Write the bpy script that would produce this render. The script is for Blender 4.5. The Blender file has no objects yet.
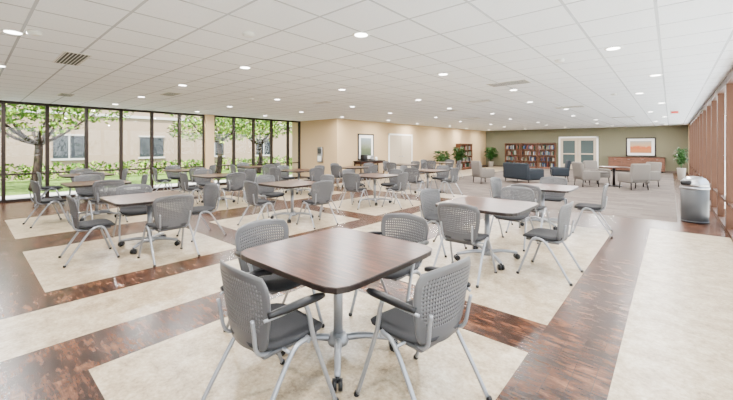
import bpy, bmesh, math, random
from mathutils import Vector, Matrix
random.seed(7)
scene = bpy.context.scene
COL = scene.collection
H = 2.75
XR, XL, XT = 0.75, -13.6, -11.0
YF, YB, YN = 27.0, -3.0, 10.7

# ------------------------------------------------------------ materials
def mat(name, col=(.5,.5,.5), rough=.5, metal=0.0, emit=None, es=1.0, spec=None):
    m = bpy.data.materials.new(name); m.use_nodes = True
    b = m.node_tree.nodes['Principled BSDF']
    b.inputs['Base Color'].default_value = (*col, 1)
    b.inputs['Roughness'].default_value = rough
    b.inputs['Metallic'].default_value = metal
    if spec is not None: b.inputs['Specular IOR Level'].default_value = spec
    if emit:
        b.inputs['Emission Color'].default_value = (*emit, 1)
        b.inputs['Emission Strength'].default_value = es
    return m
def N(m, t): return m.node_tree.nodes.new(t)
def L(m, a, b): m.node_tree.links.new(a, b)
def bsdf(m): return m.node_tree.nodes['Principled BSDF']
def ramp(m, stops):
    r = N(m, 'ShaderNodeValToRGB'); e = r.color_ramp.elements
    while len(e) < len(stops): e.new(.5)
    for i, (p, c) in enumerate(stops):
        e[i].position = p; e[i].color = (*c, 1)
    return r
def coords(m, scale=(1,1,1), rot=(0,0,0)):
    tc = N(m, 'ShaderNodeTexCoord'); mp = N(m, 'ShaderNodeMapping')
    mp.inputs['Scale'].default_value = scale; mp.inputs['Rotation'].default_value = rot
    L(m, tc.outputs['Object'], mp.inputs['Vector']); return mp.outputs['Vector']
def noise(m, vec, scale, detail=3, rough=.5):
    n = N(m, 'ShaderNodeTexNoise'); n.inputs['Scale'].default_value = scale
    n.inputs['Detail'].default_value = detail; n.inputs['Roughness'].default_value = rough
    L(m, vec, n.inputs['Vector']); return n
def mix(m, a, b, f, mode='MIX'):
    x = N(m, 'ShaderNodeMix'); x.data_type = 'RGBA'; x.blend_type = mode
    for s, v in ((x.inputs[6], a), (x.inputs[7], b), (x.inputs[0], f)):
        if hasattr(v, 'links'): L(m, v, s)
        elif isinstance(v, tuple): s.default_value = (*v, 1)
        else: s.default_value = v
    return x.outputs[2]
def bump(m, h, strength=.2, dist=.01):
    b = N(m, 'ShaderNodeBump'); b.inputs['Strength'].default_value = strength
    b.inputs['Distance'].default_value = dist
    L(m, h, b.inputs['Height']); L(m, b.outputs['Normal'], bsdf(m).inputs['Normal'])

# wood plank floor
def plank_mat(name, rot):
    m = mat(name, rough=.27, spec=.22)
    v = coords(m, rot=(0,0,rot))
    br = N(m, 'ShaderNodeTexBrick'); L(m, v, br.inputs['Vector'])
    br.inputs['Scale'].default_value = 1
    br.inputs['Brick Width'].default_value = 1.2; br.inputs['Row Height'].default_value = .1225
    br.inputs['Mortar Size'].default_value = .0016; br.inputs['Mortar Smooth'].default_value = .3
    br.inputs['Color1'].default_value = (.35,.35,.35,1); br.inputs['Color2'].default_value = (.65,.65,.65,1)
    br.inputs['Mortar'].default_value = (.3,.3,.3,1)
    v2 = coords(m, (1.3, 10, 1), (0,0,rot))
    n1 = noise(m, v2, 3.0, 10, .76)
    n2 = noise(m, coords(m,(1,2.4,1),(0,0,rot)), 3.6, 6, .7)
    a = mix(m, n1.outputs['Fac'], br.outputs['Color'], .12)
    a = mix(m, a, n2.outputs['Fac'], .45)
    r = ramp(m, [(.40,(.004,.0017,.0011)),(.465,(.021,.0075,.004)),(.525,(.062,.023,.011)),(.61,(.165,.074,.038))])
    L(m, a, r.inputs['Fac'])
    c = mix(m, r.outputs['Color'], (.008,.004,.003), br.outputs['Fac'])
    L(m, c, bsdf(m).inputs['Base Color'])
    bump(m, n1.outputs['Fac'], .08, .003)
    return m
M_wood = plank_mat('floor_wood_planks', 0)
M_woodY = plank_mat('floor_wood_planks_b', math.pi/2)
# cream vinyl
M_cream = mat('floor_cream_vinyl', rough=.33, spec=.35)
v = coords(M_cream)
n1 = noise(M_cream, v, 6, 10, .8); n2 = noise(M_cream, v, 40, 4, .6)
a = mix(M_cream, n1.outputs['Fac'], n2.outputs['Fac'], .3)
r = ramp(M_cream, [(.39,(.165,.115,.062)),(.5,(.315,.245,.158)),(.60,(.45,.37,.26))]); L(M_cream, a, r.inputs['Fac'])
L(M_cream, r.outputs['Color'], bsdf(M_cream).inputs['Base Color'])
# carpet
M_carpet = mat('floor_carpet', rough=.95, spec=.1)
v = coords(M_carpet)
ck = N(M_carpet,'ShaderNodeTexBrick'); L(M_carpet, v, ck.inputs['Vector']); ck.inputs['Scale'].default_value=1
ck.inputs['Brick Width'].default_value=.5; ck.inputs['Row Height'].default_value=.25
ck.inputs['Color1'].default_value=(.075,.056,.045,1); ck.inputs['Color2'].default_value=(.125,.098,.082,1); ck.inputs['Mortar'].default_value=(.10,.077,.063,1)
n1 = noise(M_carpet, v, 60, 2)
L(M_carpet, mix(M_carpet, ck.outputs['Color'], n1.outputs['Color'], .03), bsdf(M_carpet).inputs['Base Color'])
bump(M_carpet, n1.outputs['Fac'], .4, .01)
# ceiling tiles
M_ceil = mat('ceiling_tiles', rough=.9, spec=.2)
tc = N(M_ceil,'ShaderNodeTexCoord'); sp = N(M_ceil,'ShaderNodeSeparateXYZ'); L(M_ceil, tc.outputs['Object'], sp.inputs[0])
def mth(m, op, a, b=None, c=None):
    x = N(m,'ShaderNodeMath'); x.operation = op
    for i, vv in enumerate((a,b,c)):
        if vv is None: continue
        if hasattr(vv,'links'): L(m, vv, x.inputs[i])
        else: x.inputs[i].default_value = vv
    return x.outputs[0]
def line(ax, off, w):
    f = mth(M_ceil,'FRACT', mth(M_ceil,'DIVIDE', mth(M_ceil,'ADD', sp.outputs[ax], 61+off), .61))
    d = mth(M_ceil,'ABSOLUTE', mth(M_ceil,'SUBTRACT', f, .5))
    return mth(M_ceil,'GREATER_THAN', d, .5-w)
ln = mth(M_ceil,'MAXIMUM', line(0,.1,.021), line(1,.2,.021))
ng = noise(M_ceil, tc.outputs['Object'], 70, 3, .7)
r = ramp(M_ceil, [(.33,(.85,.90,.95)),(.5,(.93,.965,1.0)),(.7,(.95,.98,1.0))]); L(M_ceil, ng.outputs['Fac'], r.inputs['Fac'])
c = mix(M_ceil, r.outputs['Color'], (.45,.475,.51), ln)
L(M_ceil, c, bsdf(M_ceil).inputs['Base Color'])

def wall_mat(name, c):
    m = mat(name, c, .85, spec=.2); n = noise(m, coords(m), 40, 3)
    L(m, mix(m, c, tuple(x*.9 for x in c), n.outputs['Fac']), bsdf(m).inputs['Base Color'])
    bump(m, n.outputs['Fac'], .08, .004); return m
M_tan = wall_mat('wall_paint_tan', (.47,.335,.19))
M_olive = wall_mat('wall_paint_olive', (.15,.14,.09))
M_base = mat('baseboard_dark', (.08,.055,.04), .6)
M_bronze = mat('window_frame_bronze', (.016,.009,.006), .5, spec=.2)
M_brown = mat('window_frame_brown', (.055,.022,.010), .5, spec=.2)
M_white = mat('white_trim', (.78,.77,.74), .5)
M_doorcol = wall_mat('door_paint', (.46,.38,.28))
M_glass = bpy.data.materials.new('window_glass'); M_glass.use_nodes = True
nt = M_glass.node_tree; nt.nodes.clear()
o = nt.nodes.new('ShaderNodeOutputMaterial'); ms = nt.nodes.new('ShaderNodeMixShader'); tr = nt.nodes.new('ShaderNodeBsdfTransparent'); gl = nt.nodes.new('ShaderNodeBsdfGlossy')
gl.inputs['Roughness'].default_value = .02; tr.inputs['Color'].default_value=(.97,.98,.97,1)
ms.inputs[0].default_value=.03
nt.links.new(tr.outputs[0], ms.inputs[1]); nt.links.new(gl.outputs[0], ms.inputs[2]); nt.links.new(ms.outputs[0], o.inputs['Surface'])

def woodgrain(name, cols, rough=.3, sc=(1,9,9), spec=.5, ns=2.2):
    m = mat(name, rough=rough, spec=spec); v = coords(m, sc)
    n = noise(m, v, ns, 8, .66); n2 = noise(m, coords(m,(sc[0]*2,sc[1]*6,sc[2]*6)), 3, 3, .6)
    a = mix(m, n.outputs['Fac'], n2.outputs['Fac'], .35)
    r = ramp(m, [(.38,cols[0]),(.5,cols[1]),(.61,cols[2])]); L(m, a, r.inputs['Fac'])
    L(m, r.outputs['Color'], bsdf(m).inputs['Base Color']); return m
M_walnut = woodgrain('table_walnut_laminate', [(.009,.0026,.0015),(.040,.0125,.0065),(.115,.041,.021)], .3, (1.2,12,12), .15, 3.0)
M_edge = mat('table_edge_black', (.010,.006,.005), .4, spec=.3)
M_shelf = woodgrain('shelf_oak', [(.055,.018,.007),(.11,.036,.014),(.17,.062,.026)], .45)
M_silver = mat('silver_tube', (.25,.26,.28), .34, .55)
M_black = mat('black_plastic', (.003,.003,.004), .4, spec=.3)
M_backp = mat('chair_back_plastic', (.066,.065,.068), .42, spec=.4)
M_seat = mat('chair_seat_fabric', (.027,.027,.029), .9, spec=.2)
n = noise(M_seat, coords(M_seat), 250, 2); bump(M_seat, n.outputs['Fac'], .4, .003)
M_steel = mat('brushed_steel', (.35,.35,.36), .3, 1)
M_bin = mat('bin_body_grey', (.030,.030,.031), .45, .1)
M_lens = mat('downlight_lens', (1,1,1), .5, emit=(1,.97,.92), es=18)
M_vent = mat('vent_dark', (.03,.03,.03), .7)
M_navy = mat('slate_upholstery', (.017,.021,.027), .9, spec=.2)
M_lgrey = mat('light_upholstery', (.135,.117,.103), .9, spec=.2)
M_red = mat('red_sign', (.5,.03,.02), .5)
M_leaf = mat('plant_leaf', (.016,.06,.007), .5, spec=.3)
M_pot = mat('plant_pot', (.26,.23,.19), .5)
M_soil = mat('soil', (.05,.03,.02), .9)

# ------------------------------------------------------------ mesh builder
class MB:
    def __init__(s): s.v=[]; s.f=[]; s.m=[]; s.s=[]; s.mats=[]
    def mi(s, m):
        if m not in s.mats: s.mats.append(m)
        return s.mats.index(m)
    def add(s, vs, fs, m, smooth=False, M=None):
        o=len(s.v); i=s.mi(m)
        s.v += [tuple(M @ Vector(p)) if M else tuple(p) for p in vs]
        for f in fs: s.f.append([o+k for k in f]); s.m.append(i); s.s.append(smooth)
    def box(s, a, b, m):
        x0,y0,z0=a; x1,y1,z1=b
        vs=[(x0,y0,z0),(x1,y0,z0),(x1,y1,z0),(x0,y1,z0),(x0,y0,z1),(x1,y0,z1),(x1,y1,z1),(x0,y1,z1)]
        s.add(vs,[(3,2,1,0),(4,5,6,7),(0,1,5,4),(1,2,6,5),(2,3,7,6),(3,0,4,7)],m)
    def rbox(s, c, d, m, r=.03, seg=3, M=None, smooth=True):
        bm=bmesh.new(); bmesh.ops.create_cube(bm,size=1)
        bmesh.ops.scale(bm,vec=d,verts=bm.verts)
        bmesh.ops.bevel(bm,geom=list(bm.edges),offset=min(r,min(d)*.49),segments=seg,profile=.5,affect='EDGES')
        T=Matrix.Translation(c); T = (M @ T) if M else T
        bm.verts.index_update()
        s.add([v.co.copy() for v in bm.verts],[[v.index for v in f.verts] for f in bm.faces],m,smooth,T); bm.free()
    def tube(s, pts, r, m, seg=8, sub=4, smooth_path=True):
        P=[Vector(p) for p in pts]
        R=list(r) if isinstance(r,(list,tuple)) else [r]*len(P)
        if smooth_path and len(P)>2:
            Q=[];RR=[]
            for i in range(len(P)-1):
                p0=P[max(i-1,0)];p1=P[i];p2=P[i+1];p3=P[min(i+2,len(P)-1)]
                for k in range(sub):
                    t=k/sub
                    Q.append(.5*((2*p1)+(p2-p0)*t+(2*p0-5*p1+4*p2-p3)*t*t+(3*p1-p0-3*p2+p3)*t**3)); RR.append(R[i]*(1-t)+R[i+1]*t)
            Q.append(P[-1]);RR.append(R[-1]); P,R=Q,RR
        vs=[];fs=[]; nrm=None
        for i,p in enumerate(P):
            t=(P[min(i+1,len(P)-1)]-P[max(i-1,0)]).normalized()
            if nrm is None:
                a=Vector((0,0,1)) if abs(t.z)<.9 else Vector((1,0,0)); nrm=t.cross(a).normalized()
            else: nrm=(nrm-t*nrm.dot(t)).normalized()
            bn=t.cross(nrm)
            for k in range(seg):
                an=2*math.pi*k/seg; vs.append(p+(nrm*math.cos(an)+bn*math.sin(an))*R[i])
        for i in range(len(P)-1):
            for k in range(seg):
                k2=(k+1)%seg; fs.append((i*seg+k,i*seg+k2,(i+1)*seg+k2,(i+1)*seg+k))
        fs.append(tuple(range(seg))[::-1]); n0=(len(P)-1)*seg; fs.append(tuple(n0+k for k in range(seg)))
        s.add(vs,fs,m,True)
    def lathe(s, prof, m, seg=24, c=(0,0,0), smooth=True):
        vs=[];fs=[]
        for (r,z) in prof:
            for k in range(seg):
                a=2*math.pi*k/seg; vs.append((c[0]+r*math.cos(a),c[1]+r*math.sin(a),c[2]+z))
        n=len(prof)
        for i in range(n-1):
            for k in range(seg):
                k2=(k+1)%seg; fs.append((i*seg+k,i*seg+k2,(i+1)*seg+k2,(i+1)*seg+k))
        fs.append(tuple(range(seg))[::-1]); fs.append(tuple((n-1)*seg+k for k in range(seg)))
        s.add(vs,fs,m,smooth)
    def shell(s, vs, fs, nrm, t, m, smooth=True):
        n=len(vs); vv=[Vector(p) for p in vs]; V=vv+[vv[i]+Vector(nrm[i])*t for i in range(n)]
        F=[list(f)[::-1] for f in fs]+[[n+k for k in f] for f in fs]
        cnt={}
        for f in fs:
            for i in range(len(f)):
                a,b=f[i],f[(i+1)%len(f)]; cnt.setdefault((min(a,b),max(a,b)),[]).append((a,b))
        for e,l in cnt.items():
            if len(l)==1: a,b=l[0]; F.append([a,b,n+b,n+a])
        s.add(V,F,m,smooth)
    def mesh(s, name):
        me=bpy.data.meshes.new(name); me.from_pydata(s.v,[],s.f)
        for m in s.mats: me.materials.append(m)
        me.polygons.foreach_set('material_index',s.m); me.polygons.foreach_set('use_smooth',s.s)
        me.update(); return me
    def obj(s, name, loc=(0,0,0), rz=0, parent=None):
        return place(s.mesh(name), name, loc, rz, parent)
def place(me, name, loc=(0,0,0), rz=0, parent=None):
    o=bpy.data.objects.new(name,me); COL.objects.link(o); o.location=loc; o.rotation_euler=(0,0,rz)
    if parent: o.parent=parent
    return o

# ------------------------------------------------------------ floor
xb = sorted(set([-13.6,-13.2,-11.1,-10.3,-8.05,-7.0,-4.87,-4.39,-3.53,-2.96,-.785,-.285,.1,.75]))
yb = sorted(set([-3.0,.55,2.70,3.22,5.40,5.9,7.6,8.3,9.3,10.2,27.0]))
fb = MB()
def region(x,y):
    if y>9.3 and -8.05<x<.1: return M_carpet if y>10.2 or x>-2.96 else (M_cream if y<10.2 and x<-3.53 else M_wood)
    if -4.39<x<-3.53 and y<9.3: return M_cream
    if x>-.285: return M_cream if y<8.3 else M_woodY
    if x>-.785: return M_woodY
    if x>-2.96:
        return M_cream if (.55<y<2.7 or 3.22<y<7.6) else M_wood
    if x>-4.87: return M_woodY
    for (a,b) in ((-7,-4.87),(-10.3,-8.05),(-13.2,-11.1)):
        if a<x<b:
            if x<-11 and y<2.8: return M_wood
            return M_cream if (.55<y<2.7 or 3.22<y<5.4 or 5.9<y<8.3 or y>9.3) else M_wood
    return M_woodY
for i in range(len(xb)-1):
    for j in range(len(yb)-1):
        x0,x1,y0,y1=xb[i],xb[i+1],yb[j],yb[j+1]
        fb.add([(x0,y0,0),(x1,y0,0),(x1,y1,0),(x0,y1,0)],[(0,1,2,3)],region((x0+x1)/2,(y0+y1)/2))
fb.obj('floor')
sb=MB(); sb.box((XL-.25,YB-.3,-.2),(XR+.25,YF+.3,-.005),M_soil); sb.obj('floor_slab')
# ceiling; unseen roof slab, overhang added to keep sun out of the windows
cb=MB(); cb.box((XL,YB,H),(XR,YF,H+.02),M_ceil); cb.obj('ceiling')
rb=MB(); rb.box((XL-.9,YB-.5,H+.03),(XR+.9,YF+.5,H+.35),M_white); rb.obj('roof_sun_block')

# walls
w=MB(); w.box((XT-3.2,YN,0),(XT,YN+.15,H),M_tan); w.obj('wall_alcove')
w=MB(); w.box((XT-.15,YN+.15,0),(XT,YF,H),M_tan); w.obj('wall_left')
w=MB(); w.box((XT-.15,YF,0),(XR+.2,YF+.15,H),M_olive); w.obj('wall_far')
w=MB(); w.box((XL-.2,YB-.15,0),(XR+.2,YB,H),M_white); w.obj('wall_back')
w=MB(); w.box((XR,25.2,0),(XR+.15,YF,H),M_tan); w.obj('wall_right')
b=MB(); b.box((XL+.1,YN-.015,0),(XT+.015,YN,.1),M_base); b.obj('baseboard_alcove')
b=MB(); b.box((XT,YN,0),(XT+.015,14.3,.1),M_base); b.box((XT,16.6,0),(XT+.015,YF,.1),M_base); b.obj('baseboard_left')
b=MB(); b.box((XT+.02,YF-.015,0),(-5.9,YF,.1),M_base); b.box((-3.5,YF-.015,0),(XR,YF,.1),M_base); b.obj('baseboard_far')

def window(name, x, ys, m, fw=.03, fd=.06, rail=.75, header=.07):
    y0,y1=ys[0],ys[-1]
    f=MB()
    f.box((x-fd,y0,0),(x+fd,y1,.06),m); f.box((x-fd,y0,H-header),(x+fd,y1,H),m)
    if rail: f.box((x-fd*.6,y0,rail-.02),(x+fd*.6,y1,rail+.02),m)
    for y in ys: f.box((x-fd*1.05,y-fw,0.001),(x+fd*1.05,y+fw,H-.001),m)
    o=f.obj(name)
    g=MB(); g.add([(x,y0,0),(x,y1,0),(x,y1,H),(x,y0,H)],[(0,1,2,3)],M_glass); g.obj('glass_pane',parent=o)
    return o
window('window_1', XL, [-2.9+.9*i for i in range(0,5)]+[1.58,2.48,3.38,4.28,5.18,6.08], M_bronze, fw=.04)
w=MB(); w.box((XL-.12,6.08,0),(XL+.14,6.42,H),M_tan); w.obj('wall_pier')
window('window_2', XL, [6.42,7.3,8.2,9.1,10.0,10.68], M_bronze, fw=.04)
window('window_3', XR+.04, [-2.95+1.48*i for i in range(20)], M_brown, fw=.075, fd=.05, rail=.5, header=.14)

# doors on tan wall
d=MB()
d.box((0.002,-1.09,0),(.05,-1.01,2.2),M_white); d.box((.002,1.01,0),(.05,1.09,2.2),M_white); d.box((.002,-1.09,2.12),(.05,1.09,2.2),M_white)
for a,bb in ((-1.01,-.01),(.01,1.01)):
    d.box((.002,a,.01),(.035,bb,2.12),M_doorcol)
d.box((.002,-.01,.01),(.02,.01,2.12),M_base)
for y,q in ((-.08,-1),(.08,1)):
    d.tube([(.035,y,1.0),(.09,y,1.0)],.014,M_steel); d.tube([(.085,y,1.0),(.085,y+.13*q,1.0)],.014,M_steel)
d.obj('door_1',(XT,15.44,0))
# far double door with glass lites
d=MB(); Y=YF-.003
for x0,x1 in ((-5.84,-5.74),(-3.64,-3.54)): d.box((x0,Y-.06,0),(x1,Y,2.2),M_white)
d.box((-5.84,Y-.06,2.1),(-3.54,Y,2.2),M_white)
M_dglass=mat('door_glass',(.05,.07,.07),.08)
for x0,x1 in ((-5.74,-4.7),(-4.68,-3.64)):
    d.box((x0,Y-.045,.01),(x0+.16,Y-.005,2.1),M_doorcol); d.box((x1-.16,Y-.045,.01),(x1,Y-.005,2.1),M_doorcol)
    d.box((x0+.16,Y-.045,.01),(x1-.16,Y-.005,.35),M_doorcol); d.box((x0+.16,Y-.045,1.93),(x1-.16,Y-.005,2.1),M_doorcol)
    d.box((x0+.16,Y-.03,.35),(x1-.16,Y-.01,1.93),M_dglass); d.box((x0+.16,Y-.045,1.0),(x1-.16,Y-.005,1.08),M_doorcol)
for x in (-4.77,-4.61): d.tube([(x,Y-.05,.9),(x,Y-.1,.95),(x,Y-.1,1.15),(x,Y-.05,1.2)],.012,M_steel)
d.obj('door_2')

# ------------------------------------------------------------ dining table
def table_mesh():
    b=MB(); n=64; S=.535; p=9.0
    def outline(k,s=1.0):
        a=2*math.pi*k/n; c,sn=math.cos(a),math.sin(a)
        r=1/((abs(c)**p+abs(sn)**p)**(1/p)); return (S*s*r*c,S*s*r*sn)
    lev=[(.706,.975),(.712,.998),(.742,1.0),(.747,.994)]
    vs=[];fs=[]
    for z,s_ in lev:
        for k in range(n): x,y=outline(k,s_); vs.append((x,y,z))
    for i in range(len(lev)-1):
        for k in range(n): k2=(k+1)%n; fs.append((i*n+k,i*n+k2,(i+1)*n+k2,(i+1)*n+k))
    fs.append(tuple(range(n))[::-1])
    b.add(vs,fs,M_edge,False)
    b.add([(*outline(k,.994),.7472) for k in range(n)],[tuple(range(n))],M_walnut)
    b.lathe([(.12,.695),(.12,.706)],M_black,20)
    b.lathe([(.05,.62),(.055,.695)],M_silver,20)
    b.lathe([(.034,.09),(.034,.62)],M_silver,20)
    b.lathe([(.075,.07),(.08,.10),(.06,.135),(.036,.15)],M_silver,20)
    for k in range(4):
        a=math.pi/4+k*math.pi/2; c,s_=math.cos(a),math.sin(a)
        b.tube([(.04*c,.04*s_,.105),(.2*c,.2*s_,.115),(.41*c,.41*s_,.085)],[.028,.024,.02],M_silver,8,3)
        cx,cy=.41*c,.41*s_
        b.tube([(cx,cy,.085),(cx,cy,.05)],.012,M_black)
        for q in (-1,1):
            ox,oy=-s_*.018*q,c*.018*q
            b.tube([(cx+ox*.3,cy+oy*.3,.036),(cx+ox*1.8,cy+oy*1.8,.036)],.036,M_black,14,1,False)
    return b.mesh('dining_table')
TM=table_mesh()

# ------------------------------------------------------------ dining chair
def chair_mesh(arms):
    b=MB()
    NU,NV=26,19
    def S(u,v):
        w=.20+.062*math.sin(min(v,1)*1.75)
        if v>.74: w*=1-.15*((v-.74)/.26)**2.6
        if v<.15: w*=1-.10*((.15-v)/.15)**2
        z=.445+.425*v-(.030*v*u**2)-.02*(1-v)*(1-u*u)
        y=-.195-.045*v-.04*v*v+.06*u*u*(.6+.4*v)
        y+= .03*math.cos(v*math.pi)*-.3
        return Vector((u*w,y,z))
    def NR(u,v):
        e=.01; du=S(u+e,v)-S(u-e,v); dv=S(u,v+e)-S(u,v-e); n=du.cross(dv).normalized()
        return n if n.y<0 else -n
    vs=[];par=[];idx={};fs=[]
    def P(u,v):
        k=(round(u,5),round(v,5))
        if k not in idx: idx[k]=len(vs); vs.append(S(u,v)); par.append((u,v))
        return idx[k]
    for i in range(NU):
        for j in range(NV):
            u0,u1=-1+2*i/NU,-1+2*(i+1)/NU; v0,v1=j/NV,(j+1)/NV
            c=[P(u0,v0),P(u1,v0),P(u1,v1),P(u0,v1)]
            cu,cv=(u0+u1)/2,(v0+v1)/2
            inner = abs(cu)<.86-max(0,.42-cv)*.9-max(0,cv-.8)*.9 and .22<cv<.92
            if not inner: fs.append(c); continue
            hu,hv=(u1-u0)*.24,(v1-v0)*.24
            o=[]
            for k in range(8):
                a=math.radians(-112.5+45*k); o.append(P(cu+hu*1.08*math.cos(a),cv+hv*1.08*math.sin(a)))
            for q in range(4):
                fs.append([c[q],c[(q+1)%4],o[(2*q+1)%8],o[2*q]])
                fs.append([c[q],o[2*q],o[(2*q-1)%8]])
    b.shell(vs,fs,[NR(*p) for p in par],.010,M_backp)
    n=40; rings=[(0,.0),(.35,.0),(.7,.0),(.9,-.003),(1.0,-.016),(.98,-.036),(.85,-.045)]
    vs=[];fs=[]
    def dz(x,y): return -.03*max(0,(y-.10)/.14)**2*.7+.02*max(0,(-y-.08)/.15)**2+.018*(abs(x)/.23)**2
    for s_,z in rings[1:]:
        for k in range(n):
            a=2*math.pi*k/n; c,sn=math.cos(a),math.sin(a); r=1/((abs(c)**4.0+abs(sn)**4.0)**.25)
            x=.238*s_*r*c*(1-.10*(sn*r<0)*abs(sn*r)); y=.225*s_*r*sn+.01; vs.append((x,y,.465+z+dz(x,y)))
    ct=len(vs); vs.append((0,.01,.463))
    m_=len(rings)-1
    for i in range(m_-1):
        for k in range(n): k2=(k+1)%n; fs.append((i*n+k,i*n+k2,(i+1)*n+k2,(i+1)*n+k)[::-1])
    for k in range(n): fs.append((ct,k,(k+1)%n))
    fs.append(tuple((m_-1)*n+k for k in range(n))[::-1])
    b.add(vs,fs,M_seat,True)
    b.rbox((0,.0,.408),(.36,.36,.03),M_backp,.012,2)
    r=.0135
    for s_ in (-1,1):
        if arms:
            b.tube([(s_*.275,.235,.012),(s_*.264,.15,.25),(s_*.26,.08,.45),(s_*.270,.045,.58),(s_*.274,.02,.645)],r,M_silver)
            b.tube([(s_*.274,.13,.655),(s_*.277,.02,.655),(s_*.270,-.12,.648),(s_*.24,-.215,.63)],.009,M_silver)
            P0=[(s_*.264,.15,.658),(s_*.279,.10,.668),(s_*.281,0,.672),(s_*.276,-.10,.668),(s_*.252,-.20,.655)]
            b.tube(P0,[.014,.022,.024,.022,.016],M_black,10,4)
        else:
            b.tube([(s_*.275,.235,.012),(s_*.26,.15,.25),(s_*.242,.09,.42),(s_*.215,.05,.437),(s_*.16,.03,.415)],r,M_silver)
        b.tube([(s_*.275,-.315,.012),(s_*.264,-.19,.22),(s_*.254,-.05,.42),(s_*.252,.04,.45),(s_*.22,.05,.44),(s_*.15,.03,.42)],r,M_silver)
        b.tube([(s_*.15,.02,.415),(s_*.165,-.14,.415),(s_*.175,-.215,.45),(s_*.185,-.238,.56),(s_*.19,-.25,.63)],.011,M_silver)
        for yy in (.238,-.32): b.lathe([(.014,0),(.018,.005),(.018,.018),(.013,.028)],M_black,10,(s_*.276,yy,0))
    b.tube([(-.25,.06,.425),(.25,.06,.425)],.010,M_silver,8,1,False)
    b.tube([(-.245,-.06,.41),(.245,-.06,.41)],.010,M_silver,8,1,False)
    return b.mesh('dining_chair')
CA=chair_mesh(True); CN=chair_mesh(False)

def setting(cx,cy,me,offs=(.62,.65,.62,.60),jit=.0,rot=0, skip=()):
    place(TM,'dining_table',(cx,cy,0),rot)
    conf=[((0,-1),0),((1,0),math.pi/2),((0,1),math.pi),((-1,0),-math.pi/2)]
    for k,((dx,dy),rz) in enumerate(conf):
        if k in skip: continue
        o=offs[k]+random.uniform(0,jit); t=random.uniform(-1,1)*jit
        c=Vector((dx*o+dy*t*.3,dy*o+dx*t*.3)); c.rotate(Matrix.Rotation(rot,2))
        place(me,'dining_chair',(cx+c.x,cy+c.y,0),rz+rot+random.uniform(-1,1)*jit*1.5)
cx,cy=-1.84,1.80
place(TM,'dining_table',(cx,cy,0),0)
place(CA,'dining_chair',(-1.76,1.20,0),-.03)
place(CA,'dining_chair',(-1.16,1.80,0),math.pi/2-.12)
place(CA,'dining_chair',(-1.88,2.50,0),math.pi+.03)
place(CA,'dining_chair',(-2.42,1.68,0),-math.pi/2+.02)
setting(-1.85,4.58,CN,(.66,.72,.95,.66),.05)
setting(-1.85,7.25,CN,(.7,.75,.7,.68),.08)
for x,y in ((-5.97,1.85),(-5.97,4.5),(-5.97,7.2),(-5.97,9.9),(-9.2,1.85),(-9.2,4.5),(-9.2,7.2),(-9.0,9.6),(-12.1,2.2),(-12.1,4.8),(-12.1,7.4),(-8.8,12.6),(-8.6,15.4)):
    setting(x,y,CN,(.68,.7,.68,.68),.1)

# ------------------------------------------------------------ trash bin
b=MB()
b.lathe([(.205,0),(.21,.01),(.215,.66),(.21,.665)],M_bin,32)
b.lathe([(.222,.665),(.226,.675),(.226,.70),(.22,.71)],M_steel,32)
b.lathe([(.215,.71),(.215,.76),(.20,.82),(.16,.875),(.10,.905),(.03,.915)],M_steel,32)
b.rbox((-.13,-.13,.79),(.17,.17,.09),M_black,.03,3)
b.lathe([(.214,.0),(.218,.0),(.218,.04),(.214,.04)],M_black,32)
b.obj('trash_can',(.36,9.6,0))

# ------------------------------------------------------------ ceiling fixtures
def dl_mesh():
    b=MB(); b.lathe([(.075,-.004),(.095,-.006),(.098,0),(.098,.004)],M_white,24)
    b.lathe([(.072,-.0065),(.072,-.0055)],M_lens,24); return b.mesh('downlight')
DM=dl_mesh()
xs=[-.55,-2.95,-5.4,-7.8,-10.3,-12.6]; ysl=[.35,2.9,5.4,7.9,10.3,13,16,19,22,25]
for i,x in enumerate(xs):
    for j,y in enumerate(ysl):
        if x<XT and y>10: continue
        o=place(DM,'downlight',(x+(.35 if j%2 else 0),y,H))
        ld=bpy.data.lights.new('downlight_lamp','AREA'); ld.shape='DISK'; ld.size=.16; ld.energy=118; ld.color=(1,.98,.955)
        lo=bpy.data.objects.new('downlight_lamp',ld); COL.objects.link(lo); lo.parent=o; lo.location=(0,0,-.012)
def vent(x,y,sx,sy):
    b=MB(); b.box((-sx/2,-sy/2,-.008),(sx/2,sy/2,.002),M_white); b.box((-sx/2+.02,-sy/2+.02,-.01),(sx/2-.02,sy/2-.02,-.006),M_vent)
    n=7
    for k in range(n):
        q=-sy/2+.03+(sy-.06)*k/(n-1); b.box((-sx/2+.02,q-.005,-.014),(sx/2-.02,q+.003,-.008),M_white)
    b.obj('ceiling_vent',(x,y,H))
for a in ((-6.4,1.0,.9,.3),(-2.4,7.0,.75,.4),(-7.4,6.6,.6,.25),(-5.8,11,.6,.25),(-2.4,12.4,.8,.4),(-10.9,1.6,.6,.3),(-8.9,3.2,.6,.3),(-3.9,9.2,.6,.3),(-6.6,14.5,.8,.4),(-1.5,18,.8,.4)): vent(*a)
b=MB(); b.lathe([(.04,-.04),(.06,-.03),(.065,0)],M_white,20)
sm=b.mesh('smoke_detector')
for p in ((-3.5,2.05),(-5.2,.5),(-1.2,5.6),(-1.0,10.0),(-8.2,4.9)): place(sm,'smoke_detector',(p[0],p[1],H))
b=MB(); b.box((-.12,-.015,-.16),(.12,.015,-.03),M_white); b.box((-.09,-.018,-.13),(.09,-.015,-.06),M_red); b.tube([(0,0,-.03),(0,0,0)],.01,M_white)
b.obj('exit_sign',(.1,15.5,H))

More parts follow.
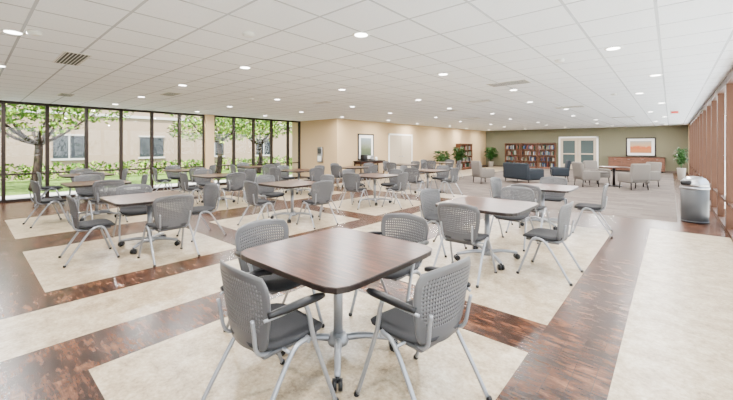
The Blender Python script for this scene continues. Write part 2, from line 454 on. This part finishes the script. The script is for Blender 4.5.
# ------------------------------------------------------------ pictures, panel
def painting(name,w,h,mi,loc,rz,fw=.06):
    b=MB()
    b.box((-w/2,-.035,-h/2),(w/2,0,-h/2+fw),M_edge); b.box((-w/2,-.035,h/2-fw),(w/2,0,h/2),M_edge)
    b.box((-w/2,-.035,-h/2),(-w/2+fw,0,h/2),M_edge); b.box((w/2-fw,-.035,-h/2),(w/2,0,h/2),M_edge)
    b.box((-w/2+fw,-.02,-h/2+fw),(w/2-fw,-.005,h/2-fw),M_white)
    k=.14
    b.box((-w/2+fw+k,-.023,-h/2+fw+k),(w/2-fw-k,-.018,h/2-fw-k),mi)
    b.obj(name,loc,rz)
def artmat(name,stops,axis=2,lo=-.5,hi=.5):
    m=mat(name,rough=.6); tc=N(m,'ShaderNodeTexCoord'); s=N(m,'ShaderNodeSeparateXYZ'); L(m,tc.outputs['Object'],s.inputs[0])
    n=noise(m,tc.outputs['Object'],6,5,.6)
    v=mth(m,'ADD',mth(m,'DIVIDE',mth(m,'SUBTRACT',s.outputs[axis],lo),hi-lo),mth(m,'MULTIPLY',mth(m,'SUBTRACT',n.outputs['Fac'],.5),.35))
    r=ramp(m,stops); L(m,v,r.inputs['Fac']); L(m,r.outputs['Color'],bsdf(m).inputs['Base Color']); return m
A1=artmat('art_beach',[(.0,(.30,.14,.05)),(.3,(.40,.13,.03)),(.48,(.42,.08,.012)),(.6,(.45,.28,.15)),(1,(.2,.27,.31))])
A2=artmat('art_meadow',[(.0,(.03,.05,.025)),(.4,(.07,.09,.035)),(.6,(.15,.16,.12)),(1,(.19,.25,.29))])
painting('framed_painting',1.45,1.15,A1,(-1.38,YF-.003,1.5),0,.07)
painting('framed_painting',1.15,1.25,A2,(XT+.003,12.6,1.5),math.pi/2,.06)
b=MB(); b.rbox((0,-.052,0),(.32,.1,.7),M_steel,.02,2); b.box((-.12,-.107,.05),(.12,-.1,.28),M_vent); b.box((-.12,-.107,-.28),(.12,-.1,-.05),M_white)
b.obj('wall_dispenser',(-12.05,YN,1.15))

# ------------------------------------------------------------ bookcases
bookm=[mat('book_%s'%n,c,.7) for n,c in (('red',(.15,.02,.015)),('blue',(.02,.04,.10)),('cream',(.20,.17,.12)),('green',(.02,.06,.03)),('tan',(.14,.08,.035)),('black',(.012,.012,.012)),('white',(.25,.25,.23)))]
def bookcase(loc,rz,w=1.1,h=1.65,n=4):
    b=MB(); d=.34
    b.box((-w/2,-d,0),(-w/2+.03,0,h),M_shelf); b.box((w/2-.03,-d,0),(w/2,0,h),M_shelf)
    b.box((-w/2+.03,-.015,0),(w/2-.03,0,h),M_shelf); b.box((-w/2-.02,-d-.02,h),(w/2+.02,0,h+.035),M_shelf)
    b.box((-w/2+.03,-d,0),(w/2-.03,-.015,.09),M_shelf)
    sh=(h-.09)/n
    for k in range(n):
        z=.09+k*sh
        b.box((-w/2+.03,-d+.01,z-.012),(w/2-.03,-.015,z+.012),M_shelf)
    for k in range(n):
        z=.102+k*sh; x=-w/2+.04
        while x<w/2-.1:
            t=random.uniform(.02,.05); hh=random.uniform(.2,.3)
            if random.random()<.12: x+=random.uniform(.05,.2); continue
            b.box((x,-d+.06,z),(x+t,-.05,z+min(hh,sh-.05)),random.choice(bookm)); x+=t+.002
    return b.obj('bookcase',loc,rz)
for x in (-8.85,-7.7,-6.55): bookcase((x,YF-.01,0),0,1.1,1.75)
bookcase((XT+.01,22.8,0),math.pi/2,1.9,1.7,4)
# ------------------------------------------------------------ credenza far wall
b=MB()
b.box((-1.35,-.5,.08),(1.35,0,.86),M_shelf); b.box((-1.38,-.53,.86),(1.38,0,.90),M_walnut)
b.box((-1.28,-.45,0),(1.28,-.03,.08),M_edge)
for k in range(4):
    x0=-1.33+k*.6675; b.box((x0+.01,-.52,.12),(x0+.655,-.5,.64),M_shelf); b.box((x0+.01,-.52,.66),(x0+.655,-.5,.84),M_shelf)
    b.tube([(x0+.28,-.54,.75),(x0+.38,-.54,.75)],.008,M_steel,6,1,False)
b.obj('credenza',(-1.6,YF-.02,0))
b=MB()
b.box((-.9,-.45,.82),(.9,0,.86),M_edge)
for x in (-.86,.82):
    for y in (-.43,-.05): b.box((x,y,0),(x+.04,y+.04,.82),M_edge)
b.box((-.82,-.40,.72),(.82,-.03,.82),M_walnut); b.box((-.82,-.40,.2),(.82,-.03,.23),M_walnut)
b.rbox((-.4,-.22,1.0),(.25,.25,.28),M_black,.02,2); b.lathe([(.08,.86),(.09,.95),(.06,1.1)],M_steel,16,(.2,-.2,0)); b.lathe([(.06,.86),(.07,.9),(.05,1.02)],M_white,16,(.5,-.2,0))
b.obj('beverage_console',(XT+.03,12.6,0),math.pi/2)

# ------------------------------------------------------------ lounge furniture
def armchair(m,wd=.72):
    b=MB(); h=wd/2
    b.rbox((0,.02,.33),(wd-.14,.60,.16),m,.05); b.rbox((0,.03,.44),(wd-.20,.56,.13),m,.05)
    M=Matrix.Translation((0,-.3,.6))@Matrix.Rotation(.17,4,'X')
    b.rbox((0,0,.02),(wd-.06,.13,.62),m,.06,3,M)
    for s_ in (-1,1):
        b.rbox((s_*(h-.06),.0,.42),(.11,.66,.36),m,.05)
        for y in (-.27,.27): b.tube([(s_*(h-.08),y,.26),(s_*(h-.07),y*1.08,0)],[.024,.016],M_edge,8,1,False)
    return b.mesh('armchair')
def sofa(m,wd):
    b=MB(); h=wd/2
    b.rbox((0,0,.25),(wd-.1,.8,.22),m,.05)
    n=2 if wd<1.8 else 3; cw=(wd-.34)/n
    for k in range(n):
        x=-h+.17+cw*(k+.5); b.rbox((x,.05,.42),(cw-.01,.66,.15),m,.05)
        M=Matrix.Translation((x,-.27,.62))@Matrix.Rotation(.15,4,'X'); b.rbox((0,0,0),(cw-.01,.18,.40),m,.07,3,M)
    b.rbox((0,-.38,.5),(wd-.08,.14,.66),m,.06)
    for s_ in (-1,1):
        b.rbox((s_*(h-.09),0,.38),(.18,.84,.46),m,.07)
        for y in (-.33,.33): b.tube([(s_*(h-.1),y,.15),(s_*(h-.1),y,0)],[.03,.02],M_edge,8,1,False)
    return b.mesh('sofa')
AL=armchair(M_lgrey); AN=armchair(M_navy,.85)
place(sofa(M_navy,1.5),'sofa',(-4.75,15.6,0),-.5)
place(AN,'armchair',(-3.7,17.2,0),1.9)
place(AL,'armchair',(-5.9,14.2,0),-.6)
for p in ((-2.45,15.7,-.9),(-1.0,15.6,.7),(-2.3,17.2,-2.2),(-.75,17.1,2.3)): place(AL,'armchair',(p[0],p[1],0),p[2])
b=MB(); b.lathe([(.48,.70),(.5,.71),(.5,.735),(.49,.74)],M_walnut,32); b.lathe([(.05,.03),(.04,.4),(.06,.70)],M_edge,16); b.lathe([(.28,0),(.28,.02),(.06,.04)],M_edge,24)
b.obj('round_table',(-1.65,16.4,0))
b=MB(); b.lathe([(.34,.38),(.35,.39),(.35,.41),(.34,.42)],M_walnut,28)
for k in range(3):
    a=k*2.094; b.tube([(.25*math.cos(a),.25*math.sin(a),.38),(.3*math.cos(a),.3*math.sin(a),0)],.018,M_edge,8,1,False)
b.obj('coffee_table',(-5.3,17.4,0))

# ------------------------------------------------------------ plants
def plant(h,spread,nl,loc,pot=(.17,.32),name='potted_plant'):
    b=MB(); r,ph=pot
    b.lathe([(r*.72,0),(r*.8,.02),(r,ph*.9),(r*1.06,ph),(r*.92,ph),(r*.88,ph*.93)],M_pot,20)
    b.lathe([(r*.86,ph*.9),(r*.86,ph*.92)],M_soil,16)
    for k in range(nl):
        a=random.uniform(0,6.28); t=random.uniform(.35,1); hh=ph+(h-ph)*t; s_=spread*random.uniform(.3,1)*(1.25-t*.5)
        c,s2=math.cos(a),math.sin(a)
        p=[Vector((0,0,ph*.9)),Vector((c*s_*.3,s2*s_*.3,ph+(hh-ph)*.7)),Vector((c*s_,s2*s_,hh-.05*random.random()))]
        b.tube(p,.005,M_leaf,4,2)
        tip=p[2]; dr=Vector((c,s2,random.uniform(-.6,.5))).normalized(); sd=Vector((-s2,c,0)); L_=random.uniform(.16,.30)*min(1,spread/.35); wd=L_*.3
        b.add([tip,tip+dr*L_*.45+sd*wd+Vector((0,0,.03)),tip+dr*L_+Vector((0,0,-.05)),tip+dr*L_*.45-sd*wd+Vector((0,0,.03))],[(0,1,2,3)],M_leaf)
        t2=p[1]; b.add([t2,t2+dr*L_*.45+sd*wd,t2+dr*L_+Vector((0,0,-.04)),t2+dr*L_*.45-sd*wd],[(0,1,2,3)],M_leaf)
    b.obj(name,loc)
plant(1.45,.2,120,(.36,21.2,0),(.15,.55))
plant(1.3,.40,120,(-10.3,18.7,0),(.2,.4))
plant(1.5,.40,120,(-10.3,20.9,0),(.2,.4))
plant(1.5,.40,120,(-10.3,26.2,0),(.2,.4))

# ------------------------------------------------------------ exterior
M_grass=mat('grass',(.10,.19,.045),.9,spec=.1); n=noise(M_grass,coords(M_grass),3,5)
r=ramp(M_grass,[(.3,(.04,.075,.010)),(.7,(.09,.14,.025))]); L(M_grass,n.outputs['Fac'],r.inputs['Fac']); L(M_grass,r.outputs['Color'],bsdf(M_grass).inputs['Base Color'])
M_conc=mat('concrete',(.30,.28,.25),.9)
M_bounceR=mat('concrete_bounce_ground',(.80,.78,.74),.9)  # pale ground added to bounce sunlight up onto the ceiling
M_bldg=wall_mat('building_stucco',(.27,.195,.13))
M_btrim=mat('building_trim',(.40,.38,.34),.7)
g=MB(); g.box((-60,-40,-.3),(XL-2.8,60,-.12),M_grass); g.box((XR+5.2,-40,-.3),(60,60,-.12),M_grass)
g.obj('lawn')
g=MB(); g.box((XL-2.8,-40,-.3),(XL-.3,60,-.1),M_conc); g.box((XR+.3,-40,-.3),(XR+5.2,60,-.1),M_bounceR); g.obj('walkway_and_bounce')  # left walk, plus the added bounce strip on the right
M_dark=mat('building_window_dark',(.02,.024,.028),.15)
g=MB(); X0=-24
g.box((X0-6,-14,-.119),(X0,30,7),M_bldg)
for k in range(12):
    y=-12.6+k*3.9
    for z in (.9,4.0):
        g.box((X0-.02,y,z),(X0+.03,y+1.3,z+1.2),M_dark); g.box((X0,y-.08,z-.1),(X0+.07,y+1.38,z),M_btrim)
        g.box((X0,y+.62,z),(X0+.05,y+.68,z+1.2),M_btrim); g.box((X0,y-.06,z+1.2),(X0+.06,y+1.36,z+1.28),M_btrim)
g.box((X0,-14,3.2),(X0+.06,30,3.35),M_btrim)
g.obj('neighbouring_building')
leafc=[]
for nm,c in (('a',(.065,.14,.010)),('b',(.17,.25,.025)),('c',(.028,.068,.008))):
    m=mat('tree_leaf_'+nm,c,.7,spec=.1); leafc.append(m)
M_bark=mat('bark',(.025,.017,.012),.9,spec=.1)
def leaves(b,c,rad,n,sz,zmin=.03):
    for _ in range(n):
        while True:
            p=Vector((random.uniform(-1,1),random.uniform(-1,1),random.uniform(-1,1)))
            if p.length<1: break
        p=p.normalized()*p.length**.5
        q=Vector(c)+Vector((p.x*rad[0],p.y*rad[1],p.z*rad[2]))
        if q.z<zmin+sz*1.3: q.z=zmin+sz*1.3
        a=Vector((random.gauss(0,1),random.gauss(0,1),random.gauss(0,1))).normalized(); d=a.orthogonal().normalized(); s_=sz*random.uniform(.6,1.3)
        b.add([q-a*s_,q+d*s_*.5,q+a*s_,q-d*s_*.5],[(0,1,2,3)],random.choice(leafc))
def tree(loc,h=4.5,n=1.0):
    b=MB()
    b.tube([(0,0,.03),(.12,.08,h*.2),(-.12,.15,h*.42)],[.17,.13,.11],M_bark,8,4)
    for k in range(8):
        a=k*.8+random.uniform(-.3,.3); rr=random.uniform(.9,2.3); z=h*random.uniform(.52,.88)
        e=(rr*math.cos(a),rr*math.sin(a),z)
        b.tube([(-.12,.15,h*.40),(rr*.4*math.cos(a),rr*.4*math.sin(a),h*.5),e],[.08,.05,.02],M_bark,6,4)
        leaves(b,e,(1.05,1.2,.6),int(300*n),.085)
    leaves(b,(0,0,h*.92),(2.0,2.3,.9),int(700*n),.09)
    b.obj('tree',(loc[0],loc[1],-.118))
for p in ((-17.7,1.7),(-19.4,-1.8),(-17.5,8.5),(-19.0,11.8)): tree(p,random.uniform(4.2,4.9))
def hedge(x0,x1,y0,y1,h,name='hedge'):
    b=MB(); n=int(abs(y1-y0)*1.3)
    for k in range(n):
        y=y0+(y1-y0)*(k+.5)/n
        leaves(b,((x0+x1)/2,y,h*.5),((x1-x0)/2,.6,h*.5*random.uniform(.8,1.15)),130,.10,0)
    b.obj(name,(0,0,-.119))
hedge(-23.1,-22.0,-6,20,.9)
hedge(7,8.4,2,60,2.4)

# ------------------------------------------------------------ light
w=bpy.data.worlds.new('sky'); scene.world=w; w.use_nodes=True
bg=w.node_tree.nodes['Background']
tcn=w.node_tree.nodes.new('ShaderNodeTexCoord'); sx=w.node_tree.nodes.new('ShaderNodeSeparateXYZ'); rp=w.node_tree.nodes.new('ShaderNodeValToRGB')
w.node_tree.links.new(tcn.outputs['Generated'],sx.inputs[0]); w.node_tree.links.new(sx.outputs[2],rp.inputs[0]); w.node_tree.links.new(rp.outputs[0],bg.inputs[0])
rp.color_ramp.elements[0].color=(.95,.97,1,1); rp.color_ramp.elements[1].color=(.5,.7,1,1)
bg.inputs[1].default_value=9
sl=bpy.data.lights.new('sun','SUN'); sl.energy=50; sl.angle=.02; sl.color=(1,.97,.92)
so=bpy.data.objects.new('sun',sl); COL.objects.link(so)
so.rotation_euler=Vector((-.30,.40,-1.0)).to_track_quat('-Z','Y').to_euler()

# ------------------------------------------------------------ camera
cd=bpy.data.cameras.new('camera'); cd.sensor_width=36; cd.lens=350/733*36; cd.shift_y=-53/733; cd.clip_start=.05; cd.clip_end=300
co=bpy.data.objects.new('camera',cd); COL.objects.link(co); co.location=(0,0,1.5); co.rotation_euler=(math.pi/2,0,math.radians(41))
scene.camera=co
